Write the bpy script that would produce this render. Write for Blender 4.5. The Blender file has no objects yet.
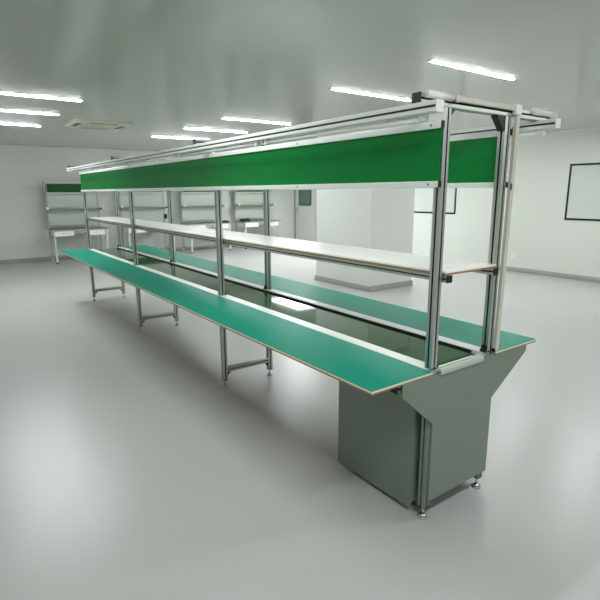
import bpy, bmesh, math, random
from mathutils import Vector, Matrix
random.seed(4)
sc = bpy.context.scene
COL = sc.collection
PI = math.pi

# ------------------------------------------------------------------ materials
def srgb(r, g, b):
    f = lambda c: (c/255)/12.92 if c/255 <= .04045 else (((c/255)+.055)/1.055)**2.4
    return (f(r), f(g), f(b), 1)

def mat(name, col, rough=.5, metal=0., spec=.5, coat=0., coat_rough=.05, noise=None, bump=None, emit=None, trans=0., rough_var=None):
    m = bpy.data.materials.new(name); m.use_nodes = True
    nt = m.node_tree; b = nt.nodes['Principled BSDF']
    b.inputs['Base Color'].default_value = col
    b.inputs['Roughness'].default_value = rough
    b.inputs['Metallic'].default_value = metal
    b.inputs['Specular IOR Level'].default_value = spec
    b.inputs['Coat Weight'].default_value = coat
    b.inputs['Coat Roughness'].default_value = coat_rough
    b.inputs['Transmission Weight'].default_value = trans
    tc = nt.nodes.new('ShaderNodeTexCoord')
    if noise:
        scale, amt = noise
        n = nt.nodes.new('ShaderNodeTexNoise'); n.inputs['Scale'].default_value = scale; n.inputs['Detail'].default_value = 5
        nt.links.new(tc.outputs['Object'], n.inputs['Vector'])
        mx = nt.nodes.new('ShaderNodeMix'); mx.data_type = 'RGBA'
        lo = tuple(c*(1-amt) for c in col[:3])+(1,); hi = tuple(min(1, c*(1+amt)) for c in col[:3])+(1,)
        mx.inputs[6].default_value = lo; mx.inputs[7].default_value = hi
        nt.links.new(n.outputs['Fac'], mx.inputs[0]); nt.links.new(mx.outputs[2], b.inputs['Base Color'])
    if rough_var:
        scale, lo, hi = rough_var
        n = nt.nodes.new('ShaderNodeTexNoise'); n.inputs['Scale'].default_value = scale; n.inputs['Detail'].default_value = 3
        nt.links.new(tc.outputs['Object'], n.inputs['Vector'])
        mr = nt.nodes.new('ShaderNodeMapRange'); mr.inputs['From Min'].default_value = .3; mr.inputs['From Max'].default_value = .7
        mr.inputs['To Min'].default_value = lo; mr.inputs['To Max'].default_value = hi
        nt.links.new(n.outputs['Fac'], mr.inputs['Value']); nt.links.new(mr.outputs['Result'], b.inputs['Roughness'])
    if bump:
        scale, st = bump
        n = nt.nodes.new('ShaderNodeTexNoise'); n.inputs['Scale'].default_value = scale; n.inputs['Detail'].default_value = 2
        nt.links.new(tc.outputs['Object'], n.inputs['Vector'])
        bp = nt.nodes.new('ShaderNodeBump'); bp.inputs['Strength'].default_value = st; bp.inputs['Distance'].default_value = .01
        nt.links.new(n.outputs['Fac'], bp.inputs['Height']); nt.links.new(bp.outputs['Normal'], b.inputs['Normal'])
    if emit:
        b.inputs['Emission Color'].default_value = emit[0]; b.inputs['Emission Strength'].default_value = emit[1]
    return m

LAMP_E = 72.0
M = dict(
 floor=mat('grey_epoxy', srgb(184, 186, 184), .29, spec=.5, noise=(1.1, .035)),
 ceiling=mat('ceiling_panel', srgb(188, 190, 185), .17, spec=.5, noise=(.6, .02)),
 wall=mat('wall_panel', srgb(216, 219, 214), .35, spec=.4, noise=(.5, .02)),
 trim=mat('grey_cove', srgb(150, 152, 148), .4),
 alu=mat('anodised_aluminium', srgb(196, 200, 196), .32, metal=.85, noise=(9, .05)),
 alu_shade=mat('aluminium_slot_shade', srgb(42, 46, 44), .6, metal=.5),
 white=mat('white_lacquer', srgb(232, 235, 232), .3),
 tube=mat('frosted_tube', srgb(242, 244, 244), .2, coat=.4),
 clear=mat('clear_holder', srgb(214, 220, 218), .15),
 beige=mat('cable_trunking', srgb(206, 202, 190), .4),
 teal=mat('teal_mat', srgb(0, 142, 119), .42, spec=.15, noise=(30, .03), bump=(160, .03)),
 green=mat('green_board', srgb(0, 122, 52), .45, spec=.18, noise=(2, .05)),
 dkgreen=mat('dark_green_board', srgb(6, 74, 22), .45, spec=.3),
 belt=mat('green_belt', srgb(40, 82, 46), .04, spec=.5, noise=(3, .08)),
 black=mat('black_plastic', srgb(16, 17, 17), .5),
 steel=mat('dark_steel', srgb(70, 74, 72), .4, metal=.7),
 rubber=mat('black_rubber', srgb(24, 24, 22), .7),
 chrome=mat('chrome', srgb(215, 218, 220), .12, metal=1.),
 cabinet=mat('grey_green_enamel', srgb(118, 130, 119), .3, spec=.5, noise=(3, .02)),
 wood=mat('chipboard_edge', srgb(156, 118, 84), .7, noise=(80, .25)),
 cream=mat('cream_laminate_edge', srgb(226, 220, 200), .4),
 laminate=mat('white_laminate', srgb(244, 244, 240), .28),
 bench=mat('bench_grey_paint', srgb(176, 182, 176), .45),
 benchtop=mat('bench_grey_green_top', srgb(96, 108, 100), .35),
 board=mat('bench_back_board', srgb(196, 204, 196), .4),
 frame=mat('black_window_frame', srgb(14, 14, 13), .4),
 pane=mat('opaque_window_glass', srgb(204, 212, 207), .08, spec=.6),
 doorglass=mat('door_glass', srgb(98, 122, 112), .08, spec=.6),
 seal=mat('dark_rubber_seal', srgb(72, 78, 74), .5),
 lamp=mat('lamp_diffuser', (1, 1, 1, 1), .5, emit=((.97, 1, .985, 1), LAMP_E)),
 panel=mat('glow_panel_face', (1, 1, 1, 1), .5, emit=((.97, 1, .99, 1), 9.0)),
 ac=mat('cassette_plastic', srgb(214, 212, 200), .45),
)

# ------------------------------------------------------------------ mesh helpers
def bx(bm, x0, x1, y0, y1, z0, z1, mi=0):
    vs = [bm.verts.new((x, y, z)) for z in (z0, z1) for y in (y0, y1) for x in (x0, x1)]
    for f in ((0, 2, 3, 1), (4, 5, 7, 6), (0, 1, 5, 4), (2, 6, 7, 3), (0, 4, 6, 2), (1, 3, 7, 5)):
        fc = bm.faces.new([vs[i] for i in f]); fc.material_index = mi

def prism(bm, poly, axis, a, b, mi=0):
    """extrude a 2-D polygon; axis 'x': poly=(y,z); 'y': poly=(x,z); 'z': poly=(x,y)"""
    def P(u, v, w):
        return {'x': (w, u, v), 'y': (u, w, v), 'z': (u, v, w)}[axis]
    A = [bm.verts.new(P(u, v, a)) for u, v in poly]; B = [bm.verts.new(P(u, v, b)) for u, v in poly]
    n = len(poly); fs = [bm.faces.new(A), bm.faces.new(B[::-1])]
    for i in range(n): fs.append(bm.faces.new([A[i], B[i], B[(i+1) % n], A[(i+1) % n]]))
    for f in fs: f.material_index = mi

def tslot(s=.04):
    """outline of a square T-slot aluminium profile of side s centred on 0"""
    h = s/2; w = s*.11; d = s*.27; c = s*.07; o = []
    side = [(-h+c, -h), (-w, -h), (-w, -h+s*.05), (-w*1.9, -h+s*.08), (-w*1.5, -h+d), (w*1.5, -h+d), (w*1.9, -h+s*.08), (w, -h+s*.05), (w, -h), (h-c, -h)]
    for k in range(4):
        ca, sa = math.cos(k*PI/2), math.sin(k*PI/2)
        o += [(x*ca-y*sa, x*sa+y*ca) for x, y in side]
    return o

def profile(bm, axis, u, v, a, b, s=.04, mi=0):
    n0 = len(bm.faces)
    prism(bm, [(u+p, v+q) for p, q in tslot(s)], axis, a, b, mi)
    bm.faces.ensure_lookup_table()
    for i in range(40):                     # inner walls of the slots get a darker copy, slot shade as colour
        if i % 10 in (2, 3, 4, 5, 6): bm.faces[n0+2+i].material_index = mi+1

def cyl(bm, p0, p1, r0, r1=None, n=16, mi=0):
    p0, p1 = Vector(p0), Vector(p1); r1 = r0 if r1 is None else r1
    d = (p1-p0).normalized(); t = Vector((1, 0, 0)) if abs(d.x) < .8 else Vector((0, 1, 0))
    e = d.cross(t).normalized(); g = d.cross(e)
    A = [bm.verts.new(p0+(e*math.cos(2*PI*i/n)+g*math.sin(2*PI*i/n))*r0) for i in range(n)]
    B = [bm.verts.new(p1+(e*math.cos(2*PI*i/n)+g*math.sin(2*PI*i/n))*r1) for i in range(n)]
    fs = [bm.faces.new(A[::-1]), bm.faces.new(B)]
    for i in range(n):
        f = bm.faces.new([A[i], A[(i+1) % n], B[(i+1) % n], B[i]]); f.smooth = True; fs.append(f)
    for f in fs: f.material_index = mi

def obj(name, bm, mats, parent=None, bevel=0, smooth=False):
    bmesh.ops.recalc_face_normals(bm, faces=bm.faces)
    me = bpy.data.meshes.new(name); bm.to_mesh(me); bm.free()
    if mats == 'alu': mats = ['alu', 'alu_shade']
    for m in (mats if isinstance(mats, (list, tuple)) else [mats]): me.materials.append(M[m])
    o = bpy.data.objects.new(name, me); COL.objects.link(o)
    if parent: o.parent = parent
    if bevel:
        b = o.modifiers.new('bevel', 'BEVEL'); b.width = bevel; b.segments = 2; b.limit_method = 'ANGLE'
    return o

def box(name, dims, m, parent=None, bevel=0):
    bm = bmesh.new(); bx(bm, *dims); return obj(name, bm, m, parent, bevel)

def thing(name, label, cat, loc=(0, 0, 0), group=None):
    o = bpy.data.objects.new(name, None); COL.objects.link(o); o.location = loc
    o['label'] = label; o['category'] = cat
    if group: o['group'] = group
    return o

def tag(o, label, cat, group=None):
    o['label'] = label; o['category'] = cat
    if group: o['group'] = group
    return o

def struct(o):
    o['kind'] = 'structure'; return o

def dup(root, loc, label):
    r = root.copy(); COL.objects.link(r); r.location = loc; r['label'] = label
    for ch in list(root.children):
        c = ch.copy(); COL.objects.link(c); c.parent = r
        for g in list(ch.children):
            d = g.copy(); COL.objects.link(d); d.parent = c
    return r

# ------------------------------------------------------------------ room
XL, XR, YF, YB, H = -3.4, 7.06, -4.2, 11.35, 2.54
struct(box('floor', (XL-.1, XR+.1, YF-.1, YB+.1, -.1, 0), 'floor'))
struct(box('ceiling', (XL-.1, XR+.1, YF-.1, YB+.1, H, H+.1), 'ceiling'))
struct(box('wall_left', (XL-.1, XL, YF, YB, 0, H), 'wall'))
struct(box('wall_right', (XR, XR+.1, YF, YB, 0, H), 'wall'))
struct(box('wall_back', (XL-.1, XR+.1, YB, YB+.1, 0, H), 'wall'))
struct(box('wall_front', (XL-.1, XR+.1, YF-.1, YF, 0, H), 'wall'))
CX0, CX1, CY0, CY1 = 3.40, 4.35, 4.17, 5.52
struct(box('wall_column', (CX0, CX1, CY0, CY1, 0, H), 'wall'))
def base(name, pts):
    """grey cove skirting along a run, thin box with sloped top"""
    bm = bmesh.new()
    for (axis, face, a, b, sgn) in pts:
        poly = [(face, 0), (face+sgn*.022, 0), (face+sgn*.02, .05), (face+sgn*.006, .085), (face, .085)]
        prism(bm, poly, axis, a, b)
    return struct(obj(name, bm, 'trim'))
def base_y(name, wall_y, x0, x1, sgn):   # runs along x
    bm = bmesh.new(); prism(bm, [(wall_y, 0), (wall_y+sgn*.022, 0), (wall_y+sgn*.02, .05), (wall_y+sgn*.006, .085), (wall_y, .085)], 'x', x0, x1)
    return struct(obj(name, bm, 'trim'))
def base_x(name, wall_x, y0, y1, sgn):   # runs along y
    bm = bmesh.new(); prism(bm, [(wall_x, 0), (wall_x+sgn*.022, 0), (wall_x+sgn*.02, .05), (wall_x+sgn*.006, .085), (wall_x, .085)], 'y', y0, y1)
    return struct(obj(name, bm, 'trim'))
base_y('baseboard_back', YB, XL, XR, -1)
base_x('baseboard_right', XR, YF, 10.18, -1)
base_x('baseboard_left', XL, YF, YB, 1)
base_y('baseboard_front', YF, XL, XR, 1)
base_y('baseboard_column_front', CY0, CX0-.022, CX1+.022, -1)
base_x('baseboard_column_left', CX0, CY0, CY1+.022, -1)
base_x('baseboard_column_right', CX1, CY0, CY1+.022, 1)
base_y('baseboard_column_back', CY1, CX0, CX1, 1)
# small cove between wall and ceiling
for nm, f in (('trim_1', lambda bm: prism(bm, [(YB, H), (YB-.04, H), (YB-.012, H-.012), (YB, H-.04)], 'x', XL, XR)),
              ('trim_2', lambda bm: prism(bm, [(XR, H), (XR-.04, H), (XR-.012, H-.012), (XR, H-.04)], 'y', YF, YB))):
    bm = bmesh.new(); f(bm); struct(obj(nm, bm, 'wall'))

# windows on the right wall (flush pane, thin black frame)
def window(name, y0, y1, z0, z1):
    w = bpy.data.objects.new(name, None); COL.objects.link(w); w['kind'] = 'structure'
    bm = bmesh.new(); t = .032
    xa, xb = XR-.012, XR+.004
    bx(bm, xa, xb, y0, y0+t, z0, z1); bx(bm, xa, xb, y1-t, y1, z0, z1)
    bx(bm, xa, xb, y0+t, y1-t, z0, z0+t); bx(bm, xa, xb, y0+t, y1-t, z1-t, z1)
    obj('window_frame', bm, 'frame', w)
    box('window_pane', (XR-.006, XR+.002, y0+t, y1-t, z0+t, z1-t), 'pane', w)
window('window_1', 1.7, 3.09, 1.03, 1.98)
window('window_2', 5.40, 6.9, 1.05, 1.98)

# door on the right wall next to the far corner
d = bpy.data.objects.new('door_1', None); COL.objects.link(d); d['kind'] = 'structure'
DY0, DY1 = 10.22, 11.24
bm = bmesh.new()
bx(bm, XR-.03, XR, DY0-.05, DY0, 0, 2.12); bx(bm, XR-.03, XR, DY1, DY1+.05, 0, 2.12); bx(bm, XR-.03, XR, DY0, DY1, 2.07, 2.12)
obj('door_frame', bm, 'trim', d)
lf = box('door_leaf', (XR-.022, XR-.001, DY0+.008, DY1-.008, .008, 2.065), 'wall', d)
def rrect(y0, y1, z0, z1, r, n=6):
    o = []
    for cy, cz, a in ((y1-r, z1-r, 0), (y0+r, z1-r, PI/2), (y0+r, z0+r, PI), (y1-r, z0+r, 1.5*PI)):
        for i in range(n+1):
            t = a+i*PI/2/n; o.append((cy+r*math.cos(t), cz+r*math.sin(t)))
    return o
bm = bmesh.new(); prism(bm, rrect(10.44, 11.06, 1.13, 1.83, .07), 'x', XR-.03, XR-.022)
obj('door_window_seal', bm, 'seal', lf)
bm = bmesh.new(); prism(bm, rrect(10.49, 11.01, 1.18, 1.78, .04), 'x', XR-.033, XR-.0285)
obj('door_window_pane', bm, 'doorglass', lf)
bm = bmesh.new()
bx(bm, XR-.03, XR-.02, 11.12, 11.17, .9, 1.06); cyl(bm, (XR-.02, 11.145, 1.0), (XR-.075, 11.145, 1.0), .011)
cyl(bm, (XR-.07, 11.15, 1.0), (XR-.07, 11.03, 1.0), .010)
obj('door_handle', bm, 'chrome', lf)

# wall outlet
bm = bmesh.new(); bx(bm, XR-.01, XR, 3.94, 4.03, .26, .345)
o = thing('wall_outlet', 'small white square wall outlet low on the right wall', 'outlet', (XR, 3.985, .3))
o2 = obj('cover_plate', bm, 'white', None, .003); o2.parent = o; o2.matrix_parent_inverse = Matrix.Translation(o.location).inverted()
for dy in (-.016, .016):
    bm = bmesh.new(); bx(bm, XR-.0108, XR-.0099, 3.985+dy-.003, 3.985+dy+.003, .295, .312)
    o3 = obj('socket_slot', bm, 'seal', None); o3.parent = o; o3.matrix_parent_inverse = Matrix.Translation(o.location).inverted()

# ------------------------------------------------------------------ ceiling strip lights
def make_lamp():
    t = thing('ceiling_light', '', 'ceiling light', (0, 0, H), 'linear ceiling lights')
    bm = bmesh.new()
    for xa, xb in ((-.6, -.575), (.575, .6)): prism(bm, [(-.018, 0), (-.018, -.005), (-.012, -.008), (.012, -.008), (.018, -.005), (.018, 0)], 'x', xa, xb)
    bx(bm, -.575, .575, -.015, .015, -.0018, 0)
    obj('lamp_housing', bm, 'white', t)
    bm = bmesh.new()
    n = 8; arc = [(.016*math.cos(PI+i*PI/n), -.002+.005*math.sin(PI+i*PI/n)) for i in range(n+1)]
    prism(bm, arc, 'x', -.575, .575)
    obj('lamp_diffuser', bm, 'lamp', t)
    return t
LABELS = {
 (-1.0, 4.94): 'long bright ceiling strip light at far left, nearest of the three left strips',
 (-1.0, 6.20): 'bright ceiling strip light at the left edge, middle of the three left strips',
 (-1.0, 7.60): 'bright ceiling strip light at the left edge, farthest and smallest of the left strips',
 (2.09, 8.05): 'small far ceiling strip light just above the far end of the white lamp rail',
 (2.09, 6.57): 'ceiling strip light in the middle column, second farthest one',
 (2.09, 5.24): 'ceiling strip light in the middle column, third from the back wall',
 (2.05, 2.80): 'large bright ceiling strip light left of the near black arm cap',
 (2.0, 1.50): 'ceiling strip light cut by the upper edge, above the near end of the line',
 (5.27, 1.58): 'ceiling strip light at the right edge, only its left tip in view',
 (5.27, 2.86): 'ceiling strip light mostly behind the right hand lamp arm of the line',
}
HID = [(5.27, 5.24), (5.27, 6.57)]
lamp0 = None
for (x, y), lb in LABELS.items():
    if lamp0 is None:
        lamp0 = make_lamp(); lamp0.location = (x, y, H); lamp0['label'] = lb
    else: dup(lamp0, (x, y, H), lb)
for x, y in HID: dup(lamp0, (x, y, H), 'ceiling strip light in the right column, hidden behind the green board')
t = thing('added_glow_panel', 'added glowing square on the ceiling, seen only as a white reflection in the green belt', 'ceiling light', (5.05, 8.1, H))  # made-up glowing panel, added to give the belt its white reflection
bm = bmesh.new(); bx(bm, -.6, .6, -.02+.62, .62+.02-.02, -.012, 0); bx(bm, -.6, .6, -.62, -.6, -.012, 0); bx(bm, -.62, -.6, -.62, .62, -.012, 0); bx(bm, .6, .62, -.62, .62, -.012, 0)
obj('glow_panel_frame', bm, 'white', t)
bm = bmesh.new(); bx(bm, -.6, .6, -.6, .6, -.009, -.001); obj('glow_panel_face', bm, 'panel', t)
# the same ceiling strips behind and beside the camera, as plain area lamps at ceiling height
for x, y in [(-1.0, 1.4), (-1.0, -1.2), (2.0, -1.2), (5.27, -2.6), (-1.0, -2.6)]:
    L = bpy.data.lights.new('ceiling_lamp_light', 'AREA'); L.shape = 'RECTANGLE'; L.size = 1.17; L.size_y = .038
    L.energy = LAMP_E*PI*1.17*.038; L.color = (.97, 1, .985)
    lo = bpy.data.objects.new('ceiling_lamp_light', L); lo.location = (x, y, H-.03); COL.objects.link(lo)

# ------------------------------------------------------------------ cassette air conditioner
ac = thing('air_conditioner', 'square beige ceiling cassette air conditioner with dark outlet slots at upper left', 'air conditioner', (.25, 6.85, H))
bm = bmesh.new()
prism(bm, [(-.42, -.40), (.42, -.40), (.42, .40), (-.42, .40)], 'z', -.012, 0)
prism(bm, [(-.38, -.36), (.38, -.36), (.38, .36), (-.38, .36)], 'z', -.03, -.012)
obj('panel', bm, 'ac', ac, .006)
bm = bmesh.new()
bx(bm, -.22, .22, -.22, .22, -.036, -.03)
for k in range(9): bx(bm, -.20, .20, -.2+k*.047, -.185+k*.047, -.040, -.036)
obj('grille', bm, 'ac', ac)
for (a, b, c, e) in ((-.345, -.285, -.2, .2), (.285, .345, -.2, .2), (-.2, .2, -.345, -.285), (-.2, .2, .285, .345)):
    bm = bmesh.new(); bx(bm, a, b, c, e, -.0325, -.0295); obj('outlet_slot', bm, 'seal', ac)

# ------------------------------------------------------------------ the assembly line
line = thing('assembly_line', 'long grey framed assembly line with teal worktops, dark belt, white shelf and green boards', 'assembly line', (0, 0, 0))
S0, SP, LEN = .035, 2.022, 6.14
YS = [S0+SP*k for k in range(4)]
ZA = 1.871                                  # arm centre height
# worktops
for sx in (-1, 1):
    bm = bmesh.new()
    xa, xb = sorted((sx*.238, sx*.607))
    ye = LEN
    bx(bm, xa, xb, 0, ye, .7325, .7395, 0); bx(bm, xa, xb, 0, ye, .7395, .7475, 1)
    bx(bm, xa+.0015, xb-.0015, .0015, ye-.0015, .7475, .75, 2)
    obj('worktop', bm, ['wood', 'cream', 'teal'], line)
# belt frame rails
for sx in (-1, 1):
    bm = bmesh.new(); xa, xb = sorted((sx*.168, sx*.237))
    prism(bm, [(xa, .752), (xb, .752), (xb, .66), (xa, .66)], 'y', .03, LEN)
    r = obj('side_rail', bm, 'white', line, .002)
    bm = bmesh.new(); xa, xb = sorted((sx*.1625, sx*.1678)); bx(bm, xa, xb, .09, LEN-.04, .68, .748)
    obj('inner_strip', bm, 'black', r)  # black strip along the inner face of the rail
# belt: flat run with rounded ends round the rollers
bm = bmesh.new(); prof = []
rr = .032; zt = .738; y0, y1 = .085, LEN-.06; n = 14
for i in range(n+1):
    t = PI/2+i*PI/n; prof.append((y0+rr*math.cos(t), zt-rr+rr*math.sin(t)))
for i in range(n+1):
    t = -PI/2+i*PI/n; prof.append((y1+rr*math.cos(t), zt-rr+rr*math.sin(t)))
prism(bm, prof, 'x', -.158, .158)
for f in bm.faces:
    if len(f.verts) == 4 and max(v.co.y for v in f.verts)-min(v.co.y for v in f.verts) < 1: f.smooth = True
blt = obj('belt', bm, 'belt', line)
e = blt.modifiers.new('s', 'EDGE_SPLIT'); e.split_angle = math.radians(5)
# cross plates between the rails at the near end
bm = bmesh.new(); bx(bm, -.165, .165, .030, .034, .64, .745); bx(bm, -.165, .10, .028, .038, .745, .7485)
obj('cross_plate', bm, 'white', line)
bm = bmesh.new()
prism(bm, [(-.008, .726), (-.005, .726), (-.005, .739), (.001, .748), (.012, .748), (.012, .751), (-.001, .751), (-.008, .741)], 'x', -.19, .13)
obj('end_lip', bm, 'bench', line)

# drive cabinet at the near end
cab = box('cabinet', (-.238, -.234, .088, .63, .022, .7), 'cabinet', line)
bm = bmesh.new(); bx(bm, .234, .238, .088, .63, .035, .7); obj('side_panel', bm, 'cabinet', cab)
bm = bmesh.new(); bx(bm, -.234, .234, .626, .63, .035, .7); obj('back_panel', bm, 'cabinet', cab)
bm = bmesh.new()
prism(bm, [(-.425, .7315), (-.425, .675), (-.216, .492), (-.216, .10), (.235, .10), (.235, .507), (.52, .70), (.52, .7315)], 'y', .002, .008)
prism(bm, [(-.2, .7315), (.225, .7315), (.225, .742), (-.2, .742)], 'y', .000, .008)
bx(bm, -.216, -.2125, .008, .03, .10, .49); bx(bm, .2315, .235, .008, .03, .10, .50)
obj('end_panel', bm, 'cabinet', cab)
for sx in (-1, 1):
    bm = bmesh.new(); xa, xb = sorted((sx*.186, sx*.190)); bx(bm, xa, xb, .012, .088, .06, .69); xa, xb = sorted((sx*.190, sx*.234)); bx(bm, xa, xb, .086, .088, .06, .69); obj('corner_strip', bm, 'cabinet', cab)

# leg frames under the line
for k, y in enumerate(YS):
    for sx in (-1, 1):
        bm = bmesh.new(); profile(bm, 'z', sx*.212, y, .062, .66)
        lg = obj('leg', bm, 'alu' if k else 'cabinet', line)
        bm = bmesh.new(); cyl(bm, (sx*.212, y, .014), (sx*.212, y, .062), .006, n=10)
        cyl(bm, (sx*.212, y, .0), (sx*.212, y, .008), .026, .024); cyl(bm, (sx*.212, y, .008), (sx*.212, y, .02), .024, .009)
        cyl(bm, (sx*.212, y, .05), (sx*.212, y, .058), .012, n=6)
        obj('levelling_foot', bm, 'chrome', lg)
        bm = bmesh.new(); bx(bm, sx*.212-.02, sx*.212+.02, y-.02, y+.02, .058, .0625); obj('end_cap', bm, 'black', lg)
        if k:
            # dark triangular gusset between leg and belt frame
            bm = bmesh.new(); xs = sx*.192; xe = sx*.132
            prism(bm, [(xs, .659), (xe, .659), (xe, .651), (xs-sx*.008, .595), (xs, .595)], 'y', y-.016, y+.016)
            obj('corner_bracket', bm, 'steel', lg)
    # arm carrying the worktops
    for xe, sg in ((-.47 if k else -.44, -1), (.50 if k else .535, 1)):
        bm = bmesh.new(); xa, xb = sorted((xe, sg*.245)); profile(bm, 'x', y, .7115, xa, xb); am = obj('worktop_arm', bm, 'alu', line)
        bm = bmesh.new(); xa, xb = sorted((xe, xe+sg*.004)); bx(bm, xa, xb, y-.0205, y+.0205, .691, .732); obj('end_cap', bm, 'black', am)
    if k:
        bm = bmesh.new(); profile(bm, 'x', y, .145, -.192, .192); cb = obj('cross_bar', bm, 'alu', line)
        for sx in (-1, 1):
            bm = bmesh.new(); xs = sx*.192
            prism(bm, [(xs, .125), (xs-sx*.03, .125), (xs, .09)], 'y', y-.015, y+.015); obj('corner_bracket', bm, 'steel', cb)

# uprights and top arms
for k, y in enumerate(YS):
    for sx in (-1, 1):
        bm = bmesh.new(); profile(bm, 'z', sx*.212, y, .752, ZA-.02)
        po = obj('upright', bm, 'alu', line)
        bm = bmesh.new()
        bx(bm, sx*.212-.021, sx*.212+.021, y-.021, y-.020, .752, .757)
        xs = sx*.192; prism(bm, [(xs, .752), (xs-sx*.02, .752), (xs, .785)], 'y', y-.014, y+.014)
        obj('foot_bracket', bm, 'black', po)
        bm = bmesh.new(); big = (sx > 0)
        g = .062 if big else .026; xs = sx*.192; zt_ = ZA-.02
        prism(bm, [(xs, zt_), (xs-sx*g, zt_), (xs-sx*g, zt_-.006), (xs-sx*.008, zt_-g), (xs, zt_-g)], 'y', y-.016, y+.016)
        obj('top_bracket', bm, 'black' if big else 'steel', po)
    bm = bmesh.new(); profile(bm, 'x', y, ZA, -.378, .56)
    ta = obj('top_arm', bm, 'alu', line)
    bm = bmesh.new(); bx(bm, -.383, -.378, y-.021, y+.021, ZA-.021, ZA+.021); obj('end_cap', bm, 'black', ta)
    bm = bmesh.new(); bx(bm, .56, .565, y-.021, y+.021, ZA-.021, ZA+.021); obj('end_cap', bm, 'white', ta)

# cable trunking over the near top arm and down the right upright
bm = bmesh.new()
yn = S0-.02
bx(bm, -.178, .262, yn-.016, yn, ZA+.004, ZA+.026)
bx(bm, -.178, .262, yn, yn+.03, ZA+.0205, ZA+.026)
cyl(bm, (-.178, yn-.008, ZA+.014), (-.178, yn-.02, ZA+.014), .015)
tr = obj('cable_trunking', bm, 'beige', line, .002)
bm = bmesh.new()
A = [(.233, yn-.018), (.257, yn-.018), (.257, yn-.002), (.233, yn-.002)]
dx = .018
lo = [bm.verts.new((x-.004, y+.0, .753)) for x, y in A]; hi = [bm.verts.new((x+dx-.004, y, ZA+.02)) for x, y in A]
bm.faces.new(lo); bm.faces.new(hi[::-1])
for i in range(4): bm.faces.new([lo[i], lo[(i+1) % 4], hi[(i+1) % 4], hi[i]])
dn = obj('cable_trunking', bm, 'beige', line)
bm = bmesh.new(); bx(bm, .232, .275, yn-.022, yn, ZA-.012, ZA+.031); obj('trunking_elbow', bm, 'laminate', dn, .003)
bm = bmesh.new(); bx(bm, .2385, .2465, yn-.0205, yn-.018, 1.53, 1.56); obj('cable_clip', bm, 'black', dn)
bm = bmesh.new(); bx(bm, .224, .258, yn-.016, yn+.0, .7505, .766); obj('trunking_foot', bm, 'black', dn)
# sleeves over the near top arm ends, overexposed look put in as white
for xa, xb in ((-.355, -.20), (.40, .60)):
    bm = bmesh.new(); cyl(bm, (xa, yn-.003, ZA+.017), (xb, yn-.003, ZA+.017), .0155)
    obj('bright_sleeve', bm, 'laminate', line)

# lamp rails with unlit tubes
ZR = ZA-.04
for side, xr in (('l', -.375), ('r', .47)):
    bm = bmesh.new(); profile(bm, 'y', xr, ZR, -.07, LEN+.03, .042)
    rl = obj('lamp_rail', bm, 'white', line)
    bm = bmesh.new(); bx(bm, xr-.0205, xr-.0175, -.07, LEN+.03, ZR-.0035, ZR+.0035); obj('slot_shade_strip', bm, 'black', rl)  # black strip in the slot, stands in for its shade
    for ya_, yb_ in ((-.074, -.07), (LEN+.03, LEN+.034)):
        bm = bmesh.new(); bx(bm, xr-.021, xr+.021, ya_, yb_, ZR-.021, ZR+.021); obj('end_cap', bm, 'white', rl)
    for k in range(5):
        ya = -.01+k*1.215; yb = ya+1.14
        if yb > LEN: yb = LEN-.02
        xc = xr+.003
        bm = bmesh.new(); cyl(bm, (xc, ya+.03, ZR-.036), (xc, yb-.03, ZR-.036), .009)
        tb = obj('lamp_tube', bm, 'tube', line)
        for ye in (ya, yb-.03):
            bm = bmesh.new(); bx(bm, xc-.012, xc+.012, ye, ye+.03, ZR-.047, ZR-.021)
            obj('tube_holder', bm, 'clear', tb)
        bm = bmesh.new(); bx(bm, xc-.006, xc+.006, yb, yb+.022, ZR-.038, ZR-.021); obj('tube_plug', bm, 'steel', tb)
# white end plates joining the front board rail to the post
for k, y in enumerate(YS):
    for sx in (-1, 1):
        bm = bmesh.new(); xa, xb = sorted((sx*.233, sx*.239))
        bx(bm, xa, xb, y-.022, y+.02, 1.80, 1.85)
        hp = obj('hanger_plate', bm, 'white', line)
        xo = sx*.239
        for dy in (-.006, .008):
            bm = bmesh.new(); cyl(bm, (xo, y+dy, 1.842), (xo+sx*.003, y+dy, 1.842), .0045, n=10)
            obj('screw', bm, 'steel', hp)

# green boards with white rails
for sx in (-1, 1):
    xa, xb = sorted((sx*.2345, sx*.2385))
    bm = bmesh.new(); bx(bm, xa, xb, .022, LEN+.0, 1.566, 1.772)
    bd = obj('green_board', bm, 'green', line)
    for z0, z1 in ((1.772, 1.800), (1.541, 1.566)):
        bm = bmesh.new(); ra, rb = sorted((sx*.2325, sx*.2475))
        bx(bm, ra, rb, .020, LEN+.002, z0, z1); rl = obj('board_rail', bm, 'white', line, .002)
        bm = bmesh.new(); bx(bm, ra, rb, .014, .020, z0, z1); obj('end_cap', bm, 'black', rl)
        for ky in (.07, 1.0, 2.06, 3.1, 4.08, 5.1):
          bm = bmesh.new(); cyl(bm, (sx*.2475, ky, (z0+z1)/2), (sx*.2495, ky, (z0+z1)/2), .004, n=10)
          obj('screw', bm, 'steel', rl)

# shelf and its rails
bm = bmesh.new(); bx(bm, -.187, .187, .004, LEN-.03, 1.172, 1.181, 0); bx(bm, -.187, .187, .004, LEN-.03, 1.181, 1.189, 1)
sh = obj('shelf', bm, ['wood', 'laminate'], line)
for sx in (-1, 1):
    bm = bmesh.new(); profile(bm, 'y', sx*.171, 1.1565, -.004, LEN-.03, .03)
    sr = obj('shelf_rail', bm, 'alu', line)
    bm = bmesh.new(); bx(bm, sx*.171-.0155, sx*.171+.0155, -.010, -.004, 1.141, 1.172); obj('end_cap', bm, 'black', sr)

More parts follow.
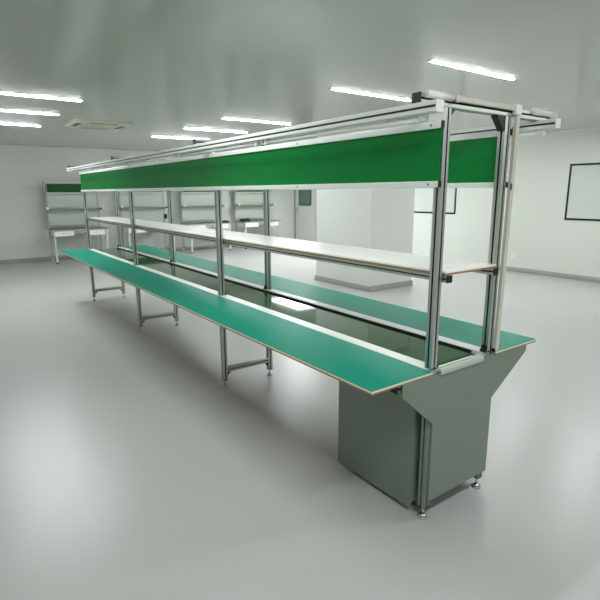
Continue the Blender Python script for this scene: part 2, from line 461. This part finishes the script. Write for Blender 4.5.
# ------------------------------------------------------------------ workbenches along the back wall
def make_bench():
    t = thing('workbench', '', 'workbench', (0, 0, 0), 'grey workbenches along the back wall')
    for sx in (-1, 1):
        bm = bmesh.new(); bx(bm, sx*.54-.02, sx*.54+.02, .23, .27, 0, 1.76); obj('upright', bm, 'bench', t)
        bm = bmesh.new(); bx(bm, sx*.55-.022, sx*.55+.022, -.32, -.276, .03, .70)
        lg = obj('leg', bm, 'board', t)
        bm = bmesh.new(); cyl(bm, (sx*.55, -.298, 0), (sx*.55, -.298, .03), .022); obj('rubber_foot', bm, 'rubber', lg)
        bm = bmesh.new(); bx(bm, sx*.55-.018, sx*.55+.018, -.276, .23, .12, .155); obj('side_bar', bm, 'bench', t)
        bm = bmesh.new(); prism(bm, [(.23, 1.185), (-.03, 1.185), (-.03, 1.17), (.23, 1.12)], 'x', sx*.57-.004, sx*.57+.004)
        br = obj('shelf_bracket', bm, 'bench', t)
        bm = bmesh.new(); bx(bm, sx*.585-.028, sx*.585+.028, -.06, -.03, 1.175, 1.225); obj('white_cap', bm, 'white', br)
        bm = bmesh.new(); bx(bm, sx*.57-.004, sx*.57+.004, .12, .27, 1.55, 1.78); obj('board_bracket', bm, 'board', t)
    bm = bmesh.new(); bx(bm, -.6, .6, -.35, .25, .712, .735, 0); bx(bm, -.6, .6, -.35, .25, .735, .742, 1)
    obj('tabletop', bm, ['bench', 'benchtop'], t)
    bm = bmesh.new(); bx(bm, -.55, .55, -.31, -.28, .655, .711); obj('apron', bm, 'bench', t)
    for xc in (-.36, .30):
        bm = bmesh.new(); bx(bm, xc-.2, xc+.2, -.352, .0, .60, .705); dr = obj('drawer', bm, 'laminate', t, .003)
        bm = bmesh.new(); bx(bm, xc-.05, xc+.05, -.358, -.352, .655, .665); obj('drawer_pull', bm, 'board', dr)
    bm = bmesh.new(); bx(bm, -.52, .52, .16, .175, 1.54, 1.73); obj('green_board', bm, 'dkgreen', t)
    bm = bmesh.new(); bx(bm, -.56, .56, .15, .185, 1.73, 1.75); bx(bm, -.56, .56, .15, .185, 1.505, 1.54); obj('board_rail', bm, 'board', t)
    bm = bmesh.new(); bx(bm, -.52, .52, .235, .25, 1.21, 1.51); obj('back_panel', bm, 'board', t)
    bm = bmesh.new(); bx(bm, -.52, .52, .235, .25, .80, 1.17); obj('back_panel', bm, 'board', t)
    bm = bmesh.new(); bx(bm, -.6, .6, -.04, .225, 1.185, 1.205); obj('shelf', bm, 'bench', t)
    bm = bmesh.new(); bx(bm, -.52, .52, .236, .27, .10, .135); obj('rear_bar', bm, 'bench', t)
    return t
BL = ['grey workbench with green header board, leftmost of the four by the back wall',
      'grey workbench along the back wall, second from the left',
      'grey workbench along the back wall, third from the left',
      'grey workbench along the back wall, fourth and nearest the door']
BXS = [.67, 2.27, 3.84, 5.42]
b0 = make_bench()
for k, x in enumerate(BXS):
    if k == 0: b0.location = (x, 10.86, 0); b0['label'] = BL[0]
    else: dup(b0, (x, 10.86, 0), BL[k])

# small things on the benches
t = thing('power_box', 'small black box with a white knob on right upright of second workbench', 'power box', (BXS[1]+.565, 11.06, .88))
bm = bmesh.new(); bx(bm, -.03, .03, -.03, .03, 0, .11); obj('body', bm, 'black', t, .004)
bm = bmesh.new(); cyl(bm, (0, 0, .11), (0, 0, .15), .024, .02); bx(bm, -.012, .012, -.012, .012, .15, .17); obj('knob', bm, 'white', t)
t = thing('tray', 'low black tray lying at right end of third workbench', 'tray', (BXS[2]+.48, 10.72, .742))
bm = bmesh.new(); bx(bm, -.09, .09, -.1, .1, 0, .006); bx(bm, -.09, .09, -.1, -.094, .006, .045); bx(bm, -.09, .09, .094, .1, .006, .045); bx(bm, -.09, -.084, -.094, .094, .006, .045); bx(bm, .084, .09, -.094, .094, .006, .045)
obj('tray_body', bm, 'black', t)
bm = bmesh.new(); prism(bm, rrect(-.05, .05, .008, .035, .008), 'x', -.0905, -.0902); obj('handle_recess', bm, 'steel', t)
t = thing('storage_bin', 'dark grey open bin standing at left end of fourth workbench', 'bin', (BXS[3]-.47, 10.70, .742))
bm = bmesh.new()
o_ = [(-.09, -.12), (.09, -.12), (.09, .12), (-.09, .12)]
prism(bm, o_, 'z', 0, .008)
bx(bm, -.09, -.084, -.12, .12, .008, .07); bx(bm, .084, .09, -.12, .12, .008, .07); bx(bm, -.084, .084, .114, .12, .008, .07); bx(bm, -.084, .084, -.12, -.114, .008, .05)
obj('bin_body', bm, 'steel', t)
bm = bmesh.new(); bx(bm, -.1, -.084, -.13, .13, .07, .078); bx(bm, .084, .1, -.13, .13, .07, .078); bx(bm, -.084, .084, .114, .13, .07, .078); obj('rim', bm, 'seal', t)

# ------------------------------------------------------------------ camera, colour
cam = bpy.data.cameras.new('camera'); co = bpy.data.objects.new('camera', cam); COL.objects.link(co)
f_, yaw, pitch, roll = 495.386, .6274, -.2144, -.004
fw = Vector((math.sin(yaw)*math.cos(pitch), math.cos(yaw)*math.cos(pitch), math.sin(pitch)))
rt = Vector((math.cos(yaw), -math.sin(yaw), 0)); up = rt.cross(fw)
r2 = rt*math.cos(roll)+up*math.sin(roll); u2 = -rt*math.sin(roll)+up*math.cos(roll)
co.matrix_world = Matrix(((r2.x, u2.x, -fw.x, -1.9182), (r2.y, u2.y, -fw.y, -1.3248), (r2.z, u2.z, -fw.z, 1.5241), (0, 0, 0, 1)))
cam.sensor_width = 36; cam.sensor_fit = 'HORIZONTAL'; cam.lens = 36*f_/600; cam.clip_start = .02
sc.camera = co
w = bpy.data.worlds.new('world'); sc.world = w; w.use_nodes = True
w.node_tree.nodes['Background'].inputs[0].default_value = (.5, .52, .5, 1); w.node_tree.nodes['Background'].inputs[1].default_value = .2
sc.view_settings.view_transform = 'Standard'; sc.view_settings.look = 'None'; sc.view_settings.gamma = 1; sc.view_settings.use_curve_mapping = False
sc.view_settings.exposure = 1.33
sc.cycles.max_bounces = 8; sc.cycles.diffuse_bounces = 5; sc.cycles.glossy_bounces = 5
sc.cycles.use_denoising = True
try: sc.cycles.denoiser = 'OPENIMAGEDENOISE'
except Exception: pass
sc.cycles.sample_clamp_indirect = 6
sc.cycles.caustics_reflective = False
